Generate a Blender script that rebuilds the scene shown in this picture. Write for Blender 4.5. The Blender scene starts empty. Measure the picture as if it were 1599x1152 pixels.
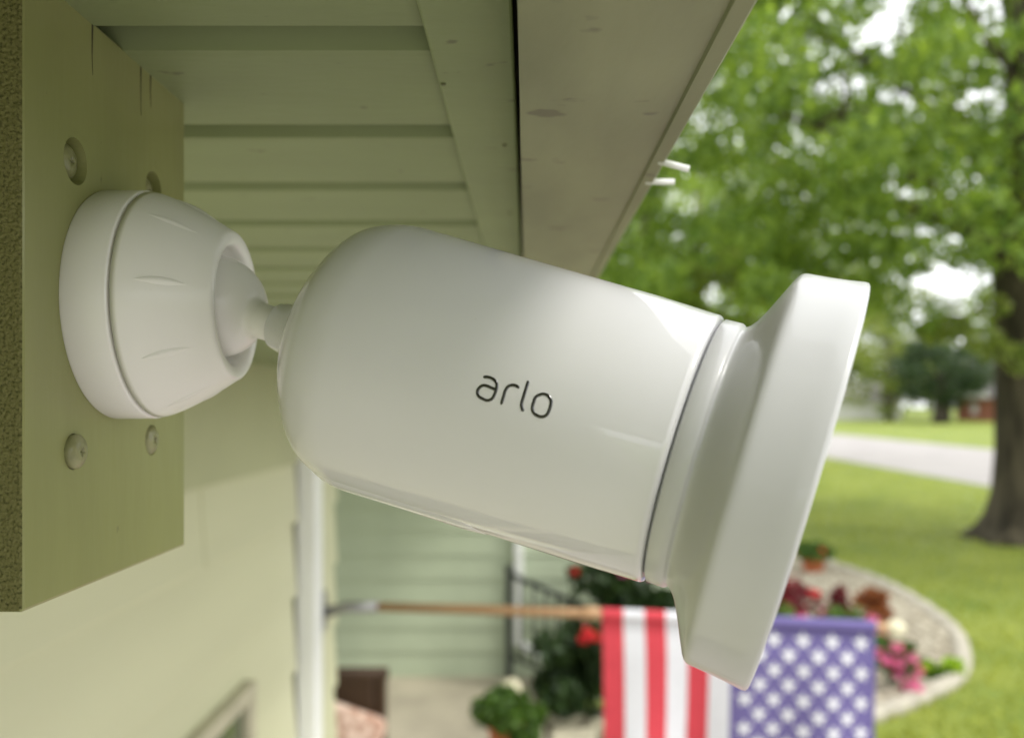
import bpy, bmesh, math, random
import numpy as np
from mathutils import Vector, Matrix
R = math.radians
sc = bpy.context.scene
col = sc.collection
H = 2.35                                   # height of the lens above the lawn

# ------------------------------------------------------------------ camera
cd = bpy.data.cameras.new('camera'); cam = bpy.data.objects.new('camera', cd); col.objects.link(cam)
cam.location = (0, 0, H); cam.rotation_euler = (R(90), 0, 0)
cd.sensor_width = 36; cd.lens = 36 * 1400 / 1599
cd.shift_x = -22.5 / 1599; cd.shift_y = 54 / 1599
cd.clip_start = 0.01; cd.clip_end = 2000
cd.dof.use_dof = True; cd.dof.focus_distance = 0.188; cd.dof.aperture_fstop = 12.5
sc.camera = cam

# ------------------------------------------------------------------ sky, sun, exposure
SUN_EL, SUN_AZ = 52, 115                   # azimuth clockwise from +Y
w = bpy.data.worlds.new('World'); sc.world = w; w.use_nodes = True
nt = w.node_tree; nt.nodes.clear()
def N(t, **k):
    n = nt.nodes.new(t)
    for a, b in k.items(): setattr(n, a, b)
    return n
sky = N('ShaderNodeTexSky', sky_type='NISHITA', sun_disc=False)
sky.sun_elevation = R(SUN_EL); sky.sun_rotation = R(SUN_AZ); sky.dust_density = 3.0; sky.air_density = 1.0
hs = N('ShaderNodeHueSaturation'); hs.inputs['Saturation'].default_value = 0.25; hs.inputs['Value'].default_value = 1.0
tc = N('ShaderNodeTexCoord')
nz = N('ShaderNodeTexNoise'); nz.inputs['Scale'].default_value = 3.0; nz.inputs['Detail'].default_value = 5
rmp = N('ShaderNodeMapRange'); rmp.inputs[1].default_value = .35; rmp.inputs[2].default_value = .75; rmp.inputs[3].default_value = .62; rmp.inputs[4].default_value = .95
mx = N('ShaderNodeMix', data_type='RGBA'); mx.inputs[7].default_value = (10.5, 10.6, 10.8, 1)     # thin bright cloud cover
bg = N('ShaderNodeBackground'); bg.inputs['Strength'].default_value = 0.15
out = N('ShaderNodeOutputWorld')
lk = nt.links.new
lk(sky.outputs[0], hs.inputs['Color']); lk(tc.outputs['Generated'], nz.inputs['Vector']); lk(nz.outputs[0], rmp.inputs[0])
lk(rmp.outputs[0], mx.inputs[0]); lk(hs.outputs[0], mx.inputs[6]); lk(mx.outputs[2], bg.inputs[0]); lk(bg.outputs[0], out.inputs[0])

sd = bpy.data.lights.new('sun', 'SUN'); sd.energy = 1.3; sd.angle = R(14); sd.color = (1, .96, .88)
sun = bpy.data.objects.new('sun', sd); col.objects.link(sun)
ddir = Vector((math.sin(R(SUN_AZ)) * math.cos(R(SUN_EL)), math.cos(R(SUN_AZ)) * math.cos(R(SUN_EL)), math.sin(R(SUN_EL))))
sun.rotation_euler = (-ddir).to_track_quat('-Z', 'Y').to_euler()
sun.location = (0, 0, 30)
vs = sc.view_settings
vs.view_transform = 'Standard'; vs.look = 'None'; vs.exposure = 0.64; vs.gamma = 1; vs.use_curve_mapping = False
sc.cycles.max_bounces = 10; sc.cycles.diffuse_bounces = 6; sc.cycles.transparent_max_bounces = 8

rng = np.random.default_rng(7); random.seed(7)

# ------------------------------------------------------------------ materials
def mat(name, c, rough=.6, var=.12, scale=8., bump=0., bscale=60., spec=.4, c2=None, metal=0., coat=0., stretch=(1, 1, 1), detail=5., lo=.35, hi=.65, bdist=.002, stain=None):
    m = bpy.data.materials.new(name); m.use_nodes = True
    t = m.node_tree; b = t.nodes['Principled BSDF']
    b.inputs['Roughness'].default_value = rough; b.inputs['Metallic'].default_value = metal
    b.inputs['Specular IOR Level'].default_value = spec
    if coat: b.inputs['Coat Weight'].default_value = coat; b.inputs['Coat Roughness'].default_value = .02; b.inputs['Coat IOR'].default_value = 1.52
    co = t.nodes.new('ShaderNodeTexCoord'); mp = t.nodes.new('ShaderNodeMapping'); mp.inputs['Scale'].default_value = stretch
    t.links.new(co.outputs['Object'], mp.inputs[0])
    n = t.nodes.new('ShaderNodeTexNoise'); n.inputs['Scale'].default_value = scale; n.inputs['Detail'].default_value = detail
    t.links.new(mp.outputs[0], n.inputs['Vector'])
    r = t.nodes.new('ShaderNodeValToRGB'); r.color_ramp.elements[0].position = lo; r.color_ramp.elements[1].position = hi
    if c2 is None:
        a_ = [max(0, x * (1 - var)) for x in c]; b_ = [min(1, x * (1 + var)) for x in c]
    else: a_, b_ = c, c2
    r.color_ramp.elements[0].color = (*a_, 1); r.color_ramp.elements[1].color = (*b_, 1)
    t.links.new(n.outputs[0], r.inputs[0]); t.links.new(r.outputs[0], b.inputs['Base Color'])
    if stain:                               # sparse grime specks and scuffs
        sc_, th_, sc_col, sst = stain
        mp2 = t.nodes.new('ShaderNodeMapping'); mp2.inputs['Scale'].default_value = sst; t.links.new(co.outputs['Object'], mp2.inputs[0])
        n3 = t.nodes.new('ShaderNodeTexNoise'); n3.inputs['Scale'].default_value = sc_; n3.inputs['Detail'].default_value = 3; t.links.new(mp2.outputs[0], n3.inputs['Vector'])
        r3 = t.nodes.new('ShaderNodeMapRange'); r3.inputs[1].default_value = th_; r3.inputs[2].default_value = th_ + .05; r3.inputs[4].default_value = .75; t.links.new(n3.outputs[0], r3.inputs[0])
        m3 = t.nodes.new('ShaderNodeMix'); m3.data_type = 'RGBA'; m3.inputs[7].default_value = (*sc_col, 1)
        t.links.new(r3.outputs[0], m3.inputs[0]); t.links.new(r.outputs[0], m3.inputs[6]); t.links.new(m3.outputs[2], b.inputs['Base Color'])
    if bump:
        n2 = t.nodes.new('ShaderNodeTexNoise'); n2.inputs['Scale'].default_value = bscale; n2.inputs['Detail'].default_value = 6
        t.links.new(mp.outputs[0], n2.inputs['Vector'])
        bp = t.nodes.new('ShaderNodeBump'); bp.inputs['Strength'].default_value = bump; bp.inputs['Distance'].default_value = bdist
        t.links.new(n2.outputs[0], bp.inputs['Height']); t.links.new(bp.outputs[0], b.inputs['Normal'])
    return m

def leaf_mat(name, c, c2, trans=.45):
    m = bpy.data.materials.new(name); m.use_nodes = True
    t = m.node_tree; t.nodes.clear()
    o = t.nodes.new('ShaderNodeOutputMaterial'); d = t.nodes.new('ShaderNodeBsdfPrincipled'); tr = t.nodes.new('ShaderNodeBsdfTranslucent')
    d.inputs['Roughness'].default_value = .45; d.inputs['Specular IOR Level'].default_value = .35
    g = t.nodes.new('ShaderNodeNewGeometry'); r = t.nodes.new('ShaderNodeValToRGB')
    r.color_ramp.elements[0].color = (*c, 1); r.color_ramp.elements[1].color = (*c2, 1)
    t.links.new(g.outputs['Random Per Island'], r.inputs[0])
    t.links.new(r.outputs[0], d.inputs['Base Color'])
    gm = t.nodes.new('ShaderNodeMix'); gm.data_type = 'RGBA'; gm.blend_type = 'MULTIPLY'; gm.inputs[0].default_value = 1
    gm.inputs[7].default_value = (1.6, 1.5, .6, 1)
    t.links.new(r.outputs[0], gm.inputs[6]); t.links.new(gm.outputs[2], tr.inputs[0])
    mxs = t.nodes.new('ShaderNodeMixShader'); mxs.inputs[0].default_value = trans
    t.links.new(d.outputs[0], mxs.inputs[1]); t.links.new(tr.outputs[0], mxs.inputs[2]); t.links.new(mxs.outputs[0], o.inputs[0])
    return m

M = {}
M['olive'] = mat('olive_paint', (.25, .26, .10), .33, .06, 40, .18, 260, .45, stretch=(1, 1, .2), bdist=.0006, stain=(330, .72, (.12, .12, .04), (1, 1, .5)))
M['olive_end'] = mat('olive_end_grain', (.07, .07, .022), .75, 0, 1500, 1., 1100, .25, c2=(.17, .165, .06), lo=.34, hi=.5, bdist=.0012)
M['soffit'] = mat('soffit_paint', (.205, .245, .11), .46, .10, 16, .25, 300, .4, stretch=(.35, 1, 1), bdist=.0006, stain=(150, .69, (.10, .10, .05), (.6, 1, 1)))
M['fascia'] = mat('fascia_paint', (.205, .215, .115), .5, .18, 24, .3, 160, .4, stretch=(1, .3, 1), bdist=.0006, stain=(85, .665, (.11, .10, .06), (.7, .9, 1)))
M['siding'] = mat('siding_vinyl', (.53, .53, .35), .5, .04, 3, .06, 40, .4, stretch=(1, .2, 2))
M['frieze'] = mat('frieze_paint', (.40, .41, .24), .5, .05, 3, .06, 40, .4)
M['siding_far'] = mat('pale_green_siding', (.43, .49, .35), .55, .04, 3, .05, 40, .4)
M['trim_white'] = mat('white_metal', (.78, .79, .76), .35, .03, 5)
M['white'] = mat('white_plastic', (.70, .70, .72), .35, .015, 30, 0, 1, .2, coat=1., stain=(1500, .765, (.45, .44, .42), (1, 1, 1)))
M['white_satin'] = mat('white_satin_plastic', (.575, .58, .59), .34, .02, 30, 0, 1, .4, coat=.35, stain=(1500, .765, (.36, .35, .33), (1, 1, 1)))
M['mount_white'] = mat('mount_plastic', (.77, .76, .72), .26, .02, 25, .05, 900, .45, bdist=.0002)
M['ink'] = mat('dark_chrome', (.10, .10, .105), .06, .05, 30, metal=1.)
M['dark'] = mat('dark_glass', (.01, .01, .012), .08, 0, 3)
M['hole'] = mat('dark_gap', (.06, .055, .03), .8, 0, 3)
M['screw'] = mat('painted_screw', (.22, .22, .10), .33, .15, 260, .5, 700, .5, bdist=.0004)
M['nail'] = mat('painted_nail', (.12, .125, .06), .6, .2, 300)
M['roof'] = mat('roof_deck', (.15, .13, .11), .8)
M['glass'] = mat('window_glass', (.10, .12, .07), .06, .1, 2, spec=.6)
M['tan'] = mat('tan_trim', (.45, .42, .30), .5)
M['concrete'] = mat('patio_concrete', (.40, .36, .27), .85, .14, 2.5, .3, 60)
M['bounce_drive'] = mat('bounce_concrete', (.42, .385, .375), .85, .10, 1.5, .2, 40)
M['street'] = mat('street_concrete', (.33, .31, .295), .85, .08, .6, .2, 40)
M['curb'] = mat('edging_concrete', (.40, .37, .30), .85, .16, 9, .4, 60)
M['grass'] = mat('lawn_grass', (.14, .20, .030), .75, 0, .8, .8, 30, .2, c2=(.27, .31, .06), detail=9, lo=.3, hi=.7, bdist=.05)
M['pebble'] = mat('pebble', (.27, .235, .17), .8, 0, 14, .6, 40, .3, c2=(.50, .46, .36), bdist=.02)
M['wood'] = mat('pole_wood', (.42, .25, .13), .5, .2, 30, .2, 80, stretch=(.1, 1, 1))
M['bracket'] = mat('grey_metal', (.30, .30, .29), .4, .1, 20, metal=.6)
M['iron'] = mat('black_iron', (.025, .03, .028), .4, .2, 30)
M['wicker'] = mat('brown_wicker', (.055, .03, .014), .6, .3, 90, .8, 140)
M['cushion'] = mat('pink_pattern_cloth', (.42, .25, .18), .9, 0, 22, .2, 200, c2=(.72, .55, .45), lo=.4, hi=.6)
M['cream'] = mat('cream_globe', (.62, .58, .40), .5, .1, 12)
M['terracotta'] = mat('terracotta', (.42, .13, .05), .8, .15, 12, .2, 60)
M['stone'] = mat('pale_stone', (.42, .39, .28), .85, .2, 9, .5, 30)
M['bark'] = mat('bark', (.028, .024, .016), .9, 0, 5, 1., 12, .2, c2=(.095, .08, .052), stretch=(1, 1, .25), bdist=.05)
M['bark_far'] = mat('bark_far', (.06, .05, .035), .9, .3, 6)
M['red'] = mat('flag_red', (.60, .065, .085), .85, .06, 60, .1, 900, .15)
M['fwhite'] = mat('flag_white', (.70, .70, .74), .85, .03, 60, .1, 900, .15)
M['blue'] = mat('flag_blue', (.15, .125, .30), .85, .06, 60, .1, 900, .15)
M['brick'] = mat('brick_wall', (.36, .14, .09), .85, .2, 6, .2, 30)
M['hwhite'] = mat('house_white', (.75, .74, .72), .6, .04, 2)
M['hroof'] = mat('grey_shingle', (.20, .19, .18), .9, .2, 4)
M['leaf_a'] = leaf_mat('maple_leaf', (.075, .145, .028), (.27, .38, .095), .55)
M['leaf_b'] = leaf_mat('pale_leaf', (.10, .155, .035), (.30, .36, .12), .55)
M['leaf_far'] = leaf_mat('distant_leaf', (.07, .11, .035), (.18, .23, .085), .35)
M['leaf_dark'] = leaf_mat('dark_leaf', (.012, .030, .009), (.045, .085, .022), .2)
M['leaf_fern'] = leaf_mat('fern_leaf', (.03, .08, .010), (.11, .20, .03), .3)
M['leaf_grass'] = leaf_mat('grass_blade', (.18, .24, .035), (.42, .45, .11), .45)
M['leaf_lime'] = leaf_mat('lime_leaf', (.22, .38, .02), (.45, .60, .06), .4)
M['leaf_red'] = leaf_mat('burgundy_leaf', (.06, .004, .008), (.22, .012, .022), .2)
M['leaf_rust'] = leaf_mat('rust_leaf', (.12, .035, .012), (.36, .12, .03), .25)
M['petal_pink'] = leaf_mat('pink_petal', (.62, .10, .34), (.85, .30, .58), .3)
M['petal_red'] = leaf_mat('red_petal', (.55, .01, .02), (.80, .06, .08), .3)

# ------------------------------------------------------------------ mesh helpers
def link(o, parent=None):
    col.objects.link(o)
    if parent is not None: o.parent = parent
    return o
def tag(o, label=None, cat=None, group=None, kind=None):
    if label: o['label'] = label
    if cat: o['category'] = cat
    if group: o['group'] = group
    if kind: o['kind'] = kind
    return o
def empty(name, loc=(0, 0, 0), rz=0):
    o = bpy.data.objects.new(name, None); o.location = loc; o.rotation_euler = (0, 0, rz); o.empty_display_size = .05
    return link(o)
def make(name, verts, faces, m, parent=None, smooth=False):
    me = bpy.data.meshes.new(name); me.from_pydata([tuple(v) for v in verts], [], faces); me.update()
    me.materials.append(M[m] if isinstance(m, str) else m)
    if smooth: me.polygons.foreach_set('use_smooth', [True] * len(me.polygons))
    return link(bpy.data.objects.new(name, me), parent)
def from_bm(name, bm, m, parent=None, smooth=False):
    bmesh.ops.recalc_face_normals(bm, faces=bm.faces)
    me = bpy.data.meshes.new(name); bm.to_mesh(me); bm.free()
    me.materials.append(M[m] if isinstance(m, str) else m)
    if smooth: me.polygons.foreach_set('use_smooth', [True] * len(me.polygons))
    return link(bpy.data.objects.new(name, me), parent)
def bbox(bm, x0, x1, y0, y1, z0, z1, bev=0., seg=2):
    v = [bm.verts.new((x, y, z)) for x in (x0, x1) for y in (y0, y1) for z in (z0, z1)]
    fs = []
    for f in ((0, 1, 3, 2), (4, 6, 7, 5), (0, 4, 5, 1), (2, 3, 7, 6), (0, 2, 6, 4), (1, 5, 7, 3)):
        fs.append(bm.faces.new([v[i] for i in f]))
    if bev:
        es = list({e for f in fs for e in f.edges})
        bmesh.ops.bevel(bm, geom=es, offset=bev, segments=seg, affect='EDGES', profile=.5)
def box(name, x0, x1, y0, y1, z0, z1, m, parent=None, bev=0.):
    bm = bmesh.new(); bbox(bm, x0, x1, y0, y1, z0, z1, bev)
    return from_bm(name, bm, m, parent)
def tube_geo(pts, rad, seg=10, closed=False):
    """tapered tube along points; returns verts, faces"""
    pts = [Vector(p) for p in pts]; n = len(pts); V_, F_ = [], []
    rad = [rad] * n if np.isscalar(rad) else rad
    up = None
    for i, p in enumerate(pts):
        d = (pts[min(i + 1, n - 1)] - pts[max(i - 1, 0)]).normalized()
        if up is None: up = d.orthogonal().normalized()
        up = (up - d * up.dot(d)).normalized(); sd_ = d.cross(up)
        for k in range(seg):
            a = 2 * math.pi * k / seg
            V_.append(p + (up * math.cos(a) + sd_ * math.sin(a)) * rad[i])
    for i in range(n - 1):
        for k in range(seg):
            a, b = i * seg + k, i * seg + (k + 1) % seg
            F_.append((a, b, b + seg, a + seg))
    F_.append(tuple(range(seg - 1, -1, -1))); F_.append(tuple(range((n - 1) * seg, n * seg)))
    return V_, F_
def tube(name, pts, rad, m, parent=None, seg=10):
    v, f = tube_geo(pts, rad, seg); return make(name, v, f, m, parent, True)
def merge(geos):
    V_, F_ = [], []
    for v, f in geos:
        o = len(V_); V_ += list(v); F_ += [tuple(i + o for i in q) for q in f]
    return V_, F_
def lathe(name, prof, frame, m, parent=None, seg=128, cap0=True, cap1=True):
    """prof: (s, r) along the axis; frame: (C, A, U, V)"""
    C_, A_, U_, V_ = frame; vs_, fs = [], []
    for s, r in prof:
        for k in range(seg):
            a = 2 * math.pi * k / seg
            vs_.append(C_ + A_ * s + (U_ * math.cos(a) + V_ * math.sin(a)) * r)
    for i in range(len(prof) - 1):
        for k in range(seg):
            a, b = i * seg + k, i * seg + (k + 1) % seg
            fs.append((a, a + seg, b + seg, b))
    if cap0: fs.append(tuple(range(seg)))
    if cap1: fs.append(tuple(range((len(prof) - 1) * seg + seg - 1, (len(prof) - 1) * seg - 1, -1)))
    return make(name, vs_, fs, m, parent, True)
def arc(c, r, a0, a1, n):
    return [(c[0] + r * math.cos(R(a0 + (a1 - a0) * i / n)), c[1] + r * math.sin(R(a0 + (a1 - a0) * i / n))) for i in range(n + 1)]
def leaves(name, cen, size, m, parent=None, droop=.3, kind=None, asp=.62):
    """many leaf-sized kite faces, each folded along its midrib"""
    cen = np.asarray(cen, float); n = len(cen)
    size = np.broadcast_to(np.asarray(size, float), (n,)) * rng.uniform(.7, 1.3, n)
    d = rng.normal(size=(n, 3)); d[:, 2] -= droop; d /= np.linalg.norm(d, axis=1)[:, None]
    q = rng.normal(size=(n, 3)); q[:, 2] += .8; s_ = np.cross(d, q); s_ /= np.linalg.norm(s_, axis=1)[:, None]
    nn = np.cross(s_, d); L = size[:, None]
    P = np.stack([cen - d * L * .5, cen + s_ * L * asp * .5 + nn * L * .12 - d * L * .05, cen + d * L * .5, cen - s_ * L * asp * .5 + nn * L * .12 - d * L * .05], 1).reshape(-1, 3)
    me = bpy.data.meshes.new(name)
    me.vertices.add(4 * n); me.vertices.foreach_set('co', P.ravel())
    b = np.arange(n) * 4
    tri = np.stack([b, b + 1, b + 2, b, b + 2, b + 3], 1).ravel()
    me.loops.add(6 * n); me.loops.foreach_set('vertex_index', tri.astype(np.int32))
    me.polygons.add(2 * n); me.polygons.foreach_set('loop_start', np.arange(2 * n, dtype=np.int32) * 3)
    me.polygons.foreach_set('loop_total', np.full(2 * n, 3, np.int32))
    me.update(calc_edges=True); me.validate()
    me.materials.append(M[m])
    o = link(bpy.data.objects.new(name, me), parent)
    if kind: o['kind'] = kind
    return o
def cloud(centers, radii, per):
    out_ = []
    for c, r in zip(centers, radii):
        n = int(per * rng.uniform(.6, 1.4)) if np.isscalar(per) else int(per)
        p = rng.normal(size=(n, 3)); p /= np.linalg.norm(p, axis=1)[:, None]
        p *= (rng.uniform(.25, 1, n) ** .5)[:, None] * np.array([1, 1, .7]) * r
        out_.append(p + np.asarray(c))
    return np.concatenate(out_)
def at(px, py, Y):                         # a point seen in the photograph at a known distance
    return Vector(((px - 822) * Y / 1400, Y, H + (630 - py) * Y / 1400))
def ground_at(px, py, z=0.):
    Y = 1400 * (H - z) / (py - 630); return Vector(((px - 822) * Y / 1400, Y, z))

# ------------------------------------------------------------------ ground
g = make('lawn', [(-300, -300, 0), (300, -300, 0), (300, 500, 0), (-300, 500, 0)], [(0, 1, 2, 3)], 'grass'); tag(g, kind='structure')
g = make('street', [(13.3, -200, .012), (23.6, -200, .012), (24.0, 300, .012), (12.9, 300, .012)], [(0, 1, 2, 3)], 'street'); tag(g, kind='structure')
g = make('bounce_driveway', [(-.62, -14, .008), (10.5, -14, .008), (10.5, 4.4, .008), (3.2, 5.6, .008), (-.62, 2.9, .008)], [(0, 1, 2, 3, 4)], 'bounce_drive'); tag(g, kind='structure')  # unseen paving inferred below the lens, widened to bounce neutral light under the eave
g = box('patio', -3.2, .12, 2.95, 7.1, 0, .2, 'concrete', bev=.01); tag(g, kind='structure')

# ------------------------------------------------------------------ house: eave, wall
ZS = H + .0875
WX = -.61
house = empty('house', (WX, 0, 0))
tag(house, 'olive green sided house with boarded eave and white downspout', 'house')
def hpart(o):
    o.parent = house; o.matrix_parent_inverse = Matrix.Translation((-WX, 0, 0)); return o
# soffit boards, each lapping under the next
def board_mesh(x0, x1, dy):
    pr = [(-.004, .0082), (.0095, .0076), (.0132, .0022), (.0146, .0002), (.018, 0), (dy - .0006, 0), (dy, .0006), (dy, .0052), (dy - .008, .0064), (.018, .0105), (-.004, .0115)]
    v = [(x0, y, z) for y, z in pr] + [(x1, y, z) for y, z in pr]; n_ = len(pr)
    f = [(i, (i + 1) % n_, (i + 1) % n_ + n_, i + n_) for i in range(n_)] + [tuple(range(n_ - 1, -1, -1)), tuple(range(n_, 2 * n_))]
    me = bpy.data.meshes.new('soffit_board'); me.from_pydata(v, [], f); me.update(); me.materials.append(M['soffit']); return me
SY0, SP = 1400 * .0875 / 590, .84 * .0875
bmx = board_mesh(WX, -.0185, SP)
for k in range(-16, 37):
    o = bpy.data.objects.new('soffit_board', bmx); link(o); hpart(o)
    o.location = (random.uniform(-.0004, .0004), SY0 + (k - 1) * SP, ZS + random.uniform(-.0004, .0003))
YE = SY0 + 36 * SP
hpart(box('soffit_trim', -.0232, -.0030, -1.2, YE, ZS - .0032, ZS + .0005, 'soffit', bev=.0007))
fb = bmesh.new()                            # fascia: flat underside with a turned-down drip lip
prof = [(-.0019, .0), (.0432, .0), (.0436, -.0010), (.0476, -.0014), (.0485, -.0006), (.0485, .16), (.0465, .16), (.0465, .0600), (-.0019, .0600)]
FS, FZ = .070 / .0853, H + .070
y0, y1 = -1.2, 7.1
a = [fb.verts.new((x * FS, y0, FZ + z)) for x, z in prof]; b = [fb.verts.new((x * FS, y1, FZ + z)) for x, z in prof]
for i in range(len(prof)):
    j = (i + 1) % len(prof); fb.faces.new((a[i], a[j], b[j], b[i]))
fb.faces.new(a[::-1]); fb.faces.new(b)
hpart(from_bm('fascia', fb, 'fascia'))
hpart(box('eave_backing', WX - .4, -.0018, -1.25, YE - .002, ZS + .016, ZS + .05, 'hole'))
hpart(box('porch_ceiling', -3.3, -.0032, YE + .002, 7.1, ZS + .006, ZS + .05, 'soffit'))
hpart(box('roof', -3.3, .075, -1.3, 7.2, ZS + .14, ZS + .2, 'roof'))  # unseen slab over the eave, added to block leaking sky light
# lap siding on the wall
CY0 = 2.83
def lap_mesh(y0, y1, h):
    v = []
    for y in (y0, y1):
        v += [(-.02, y, 0), (.012, y, 0), (.0135, y, .004), (.0005, y, h + .012), (-.02, y, h + .012)]
    f = [(0, 1, 6, 5), (1, 2, 7, 6), (2, 3, 8, 7), (3, 4, 9, 8), (4, 0, 5, 9), (4, 3, 2, 1, 0), (5, 6, 7, 8, 9)]
    me = bpy.data.meshes.new('siding_board'); me.from_pydata(v, [], f); me.update(); me.materials.append(M['siding']); return me
LAP = .193
WY1, WZT = 1.875, H - .625                    # window: far jamb, head
l_all = lap_mesh(-1.3, 2.335, LAP); l_far = lap_mesh(WY1 + .05, 2.335, LAP); l_near = lap_mesh(-1.3, .75, LAP); l_ret = lap_mesh(2.425, CY0, LAP)
ztop = H - .15; k = 0
while ztop - LAP * (k + 1) > -LAP:
    z = ztop - LAP * (k + 1) + .037
    if z < .02: break
    if k == 0:                              # top course is pieced: two lengths overlap
        for me, dx in ((lap_mesh(-1.3, 1.69, LAP), 0), (lap_mesh(1.665, 2.335, LAP), .0022), (l_ret, 0)):
            o = bpy.data.objects.new('siding_board', me); link(o); hpart(o); o.location = (WX + dx, 0, z)
        k += 1; continue
    for me in ([l_all, l_ret] if z > WZT - LAP else [l_far, l_near, l_ret]):
        o = bpy.data.objects.new('siding_board', me); link(o); hpart(o); o.location = (WX, 0, z)
    k += 1
hpart(box('light_block_sheathing', WX - .05, WX - .021, -1.3, CY0 - .02, .0, ZS + .03, 'hole'))  # unseen backing board, added to block light behind the siding
hpart(box('return_wall', WX - 2.4, WX - .052, CY0 - .12, CY0 - .022, .0, ZS + .03, 'siding'))
hpart(box('frieze_board', WX - .02, WX + .016, -1.3, CY0, H - .155, ZS + .012, 'frieze', bev=.003))
wn = hpart(box('window', WX - .02, WX + .0165, .80, WY1 - .002, .9, WZT - .002, 'glass'))
for nm, a_ in (('window_frame', (.75, WY1 + .045, WZT, WZT + .035)), ('window_frame', (WY1, WY1 + .045, .9, WZT - .001)), ('window_frame', (.75, .80, .9, WZT - .001)), ('window_sill', (.72, WY1 + .07, .84, .898))):
    o = box(nm, WX - .02, WX + .034, a_[0], a_[1], a_[2], a_[3], 'tan', bev=.004)
    o.parent = wn
# downspout
ds = hpart(box('downspout', WX + .004, WX + .062, 2.345, 2.42, .12, H - .05, 'trim_white', bev=.009))
# tiny white paint chips and pegs at the eave
for px, py, s_ in ((354, 35, 1.), (401, 33, 1.1)):
    c = at(px, py, .2068); o = make('paint_chip', [(-.0016 * s_, 0, .0002), (-.0004, -.0004, -.0003), (.0016 * s_, 0, .0001), (.0003, .0005, .0006), (0, -.0002, .0008)], [(0, 1, 2), (0, 2, 3), (0, 3, 4), (0, 4, 1), (1, 4, 2), (2, 4, 3)], 'trim_white')
    hpart(o); o.location = (c.x, c.y + .0007, ZS + .0002)
for (p0, p1) in (((1035, 252), (1076, 264)), ((1014, 284), (1053, 284))):
    Y = .0695 * 1400 / (632 - p0[1]); a_, b_ = at(*p0, Y), at(*p1, Y)
    o = tube('gutter_clip', [(a_.x - .0012, Y, a_.z), tuple(b_)], .0009, 'trim_white', None, 12)
    hpart(o)

for px, py in ((692, 131), (788, 226), (796, 332)):
    Y = 1400 * .0843 / (630 - py); c = at(px, py, Y)
    o = lathe('nail_head', [(0, .0007), (.0003, .0007), (.0005, .0004)], (Vector((0, 0, 0)), Vector((0, 0, -1)), Vector((1, 0, 0)), Vector((0, 1, 0))), 'nail', None, 12); hpart(o); o.location = (c.x, Y, ZS - .0032)
# ------------------------------------------------------------------ mounting block
BX = -.100; BY0, BY1 = .178, .2625; BZ0, BZ1 = H - .0415, H + .088
blk = empty('mounting_block', (BX - .019, (BY0 + BY1) / 2, BZ0))
tag(blk, 'short olive painted wooden block with painted screws, fixed under the eave', 'wooden block')
def bpart(o):
    o.parent = blk; o.matrix_parent_inverse = Matrix.Translation(-Vector(blk.location)); return o
bm = bmesh.new(); bbox(bm, BX - .038, BX, BY0, BY1, BZ0, BZ1, .0007, 2)
body = from_bm('block', bm, 'olive'); body.data.materials.append(M['olive_end'])
for p in body.data.polygons:
    if p.normal.y < -.9: p.material_index = 1
screws = [(.1989, H + .0537, .0053, -.0022), (.2405, H + .0570, .0053, -.0026), (.1980, H - .0106, .0041, .0006), (.2393, H - .0097, .0041, -.0004)]
cut = bmesh.new()
for y, z, r_, dx in screws:
    mtx = Matrix.Translation((BX, y, z)) @ Matrix.Rotation(R(90), 4, 'Y')
    bmesh.ops.create_cone(cut, cap_ends=True, segments=28, radius1=r_ * .92, radius2=r_ * 1.04, depth=.006, matrix=mtx)
cutter = from_bm('cutter', cut, 'olive')
md = body.modifiers.new('b', 'BOOLEAN'); md.operation = 'DIFFERENCE'; md.object = cutter; md.solver = 'EXACT'
dg = bpy.context.evaluated_depsgraph_get(); me = bpy.data.meshes.new_from_object(body.evaluated_get(dg))
body.modifiers.clear(); body.data = me; bpy.data.objects.remove(cutter)
bpart(body)
for i, (y, z, r_, dx) in enumerate(screws):
    rr = .0039; vs_, fs = [], []; seg = 32
    pr = [(-.003, rr * .9), (-.0002, rr), (.0004, rr * .97), (.0010, rr * .80), (.0014, rr * .5), (.0015, rr * .30)]
    for t_, r2 in pr:
        for k in range(seg):
            a = 2 * math.pi * k / seg; vs_.append((t_, r2 * math.cos(a), r2 * math.sin(a)))
    for q in range(len(pr) - 1):
        for k in range(seg):
            a, b = q * seg + k, q * seg + (k + 1) % seg; fs.append((a, b, b + seg, a + seg))
    base = (len(pr) - 1) * seg               # star shaped driver recess
    for k in range(seg):
        a = 2 * math.pi * k / seg; lob = rr * (.10 + .17 * abs(math.cos(2 * a)) ** 3); vs_.append((.0013, lob * math.cos(a), lob * math.sin(a)))
    for k in range(seg): fs.append((base + k, base + (k + 1) % seg, base + seg + (k + 1) % seg, base + seg + k))
    for k in range(seg):
        a = 2 * math.pi * k / seg; lob = rr * (.07 + .12 * abs(math.cos(2 * a)) ** 3); vs_.append((.0000, lob * math.cos(a), lob * math.sin(a)))
    b2 = base + seg
    for k in range(seg): fs.append((b2 + k, b2 + (k + 1) % seg, b2 + seg + (k + 1) % seg, b2 + seg + k))
    fs.append(tuple(range(b2 + seg, b2 + 2 * seg)))
    o = make('screw', vs_, fs, 'screw', None, True); bpart(o); o.location = (BX + dx, y, z); o.rotation_euler = (random.uniform(0, 1.5), R(random.uniform(-4, 4)), 0)
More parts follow.
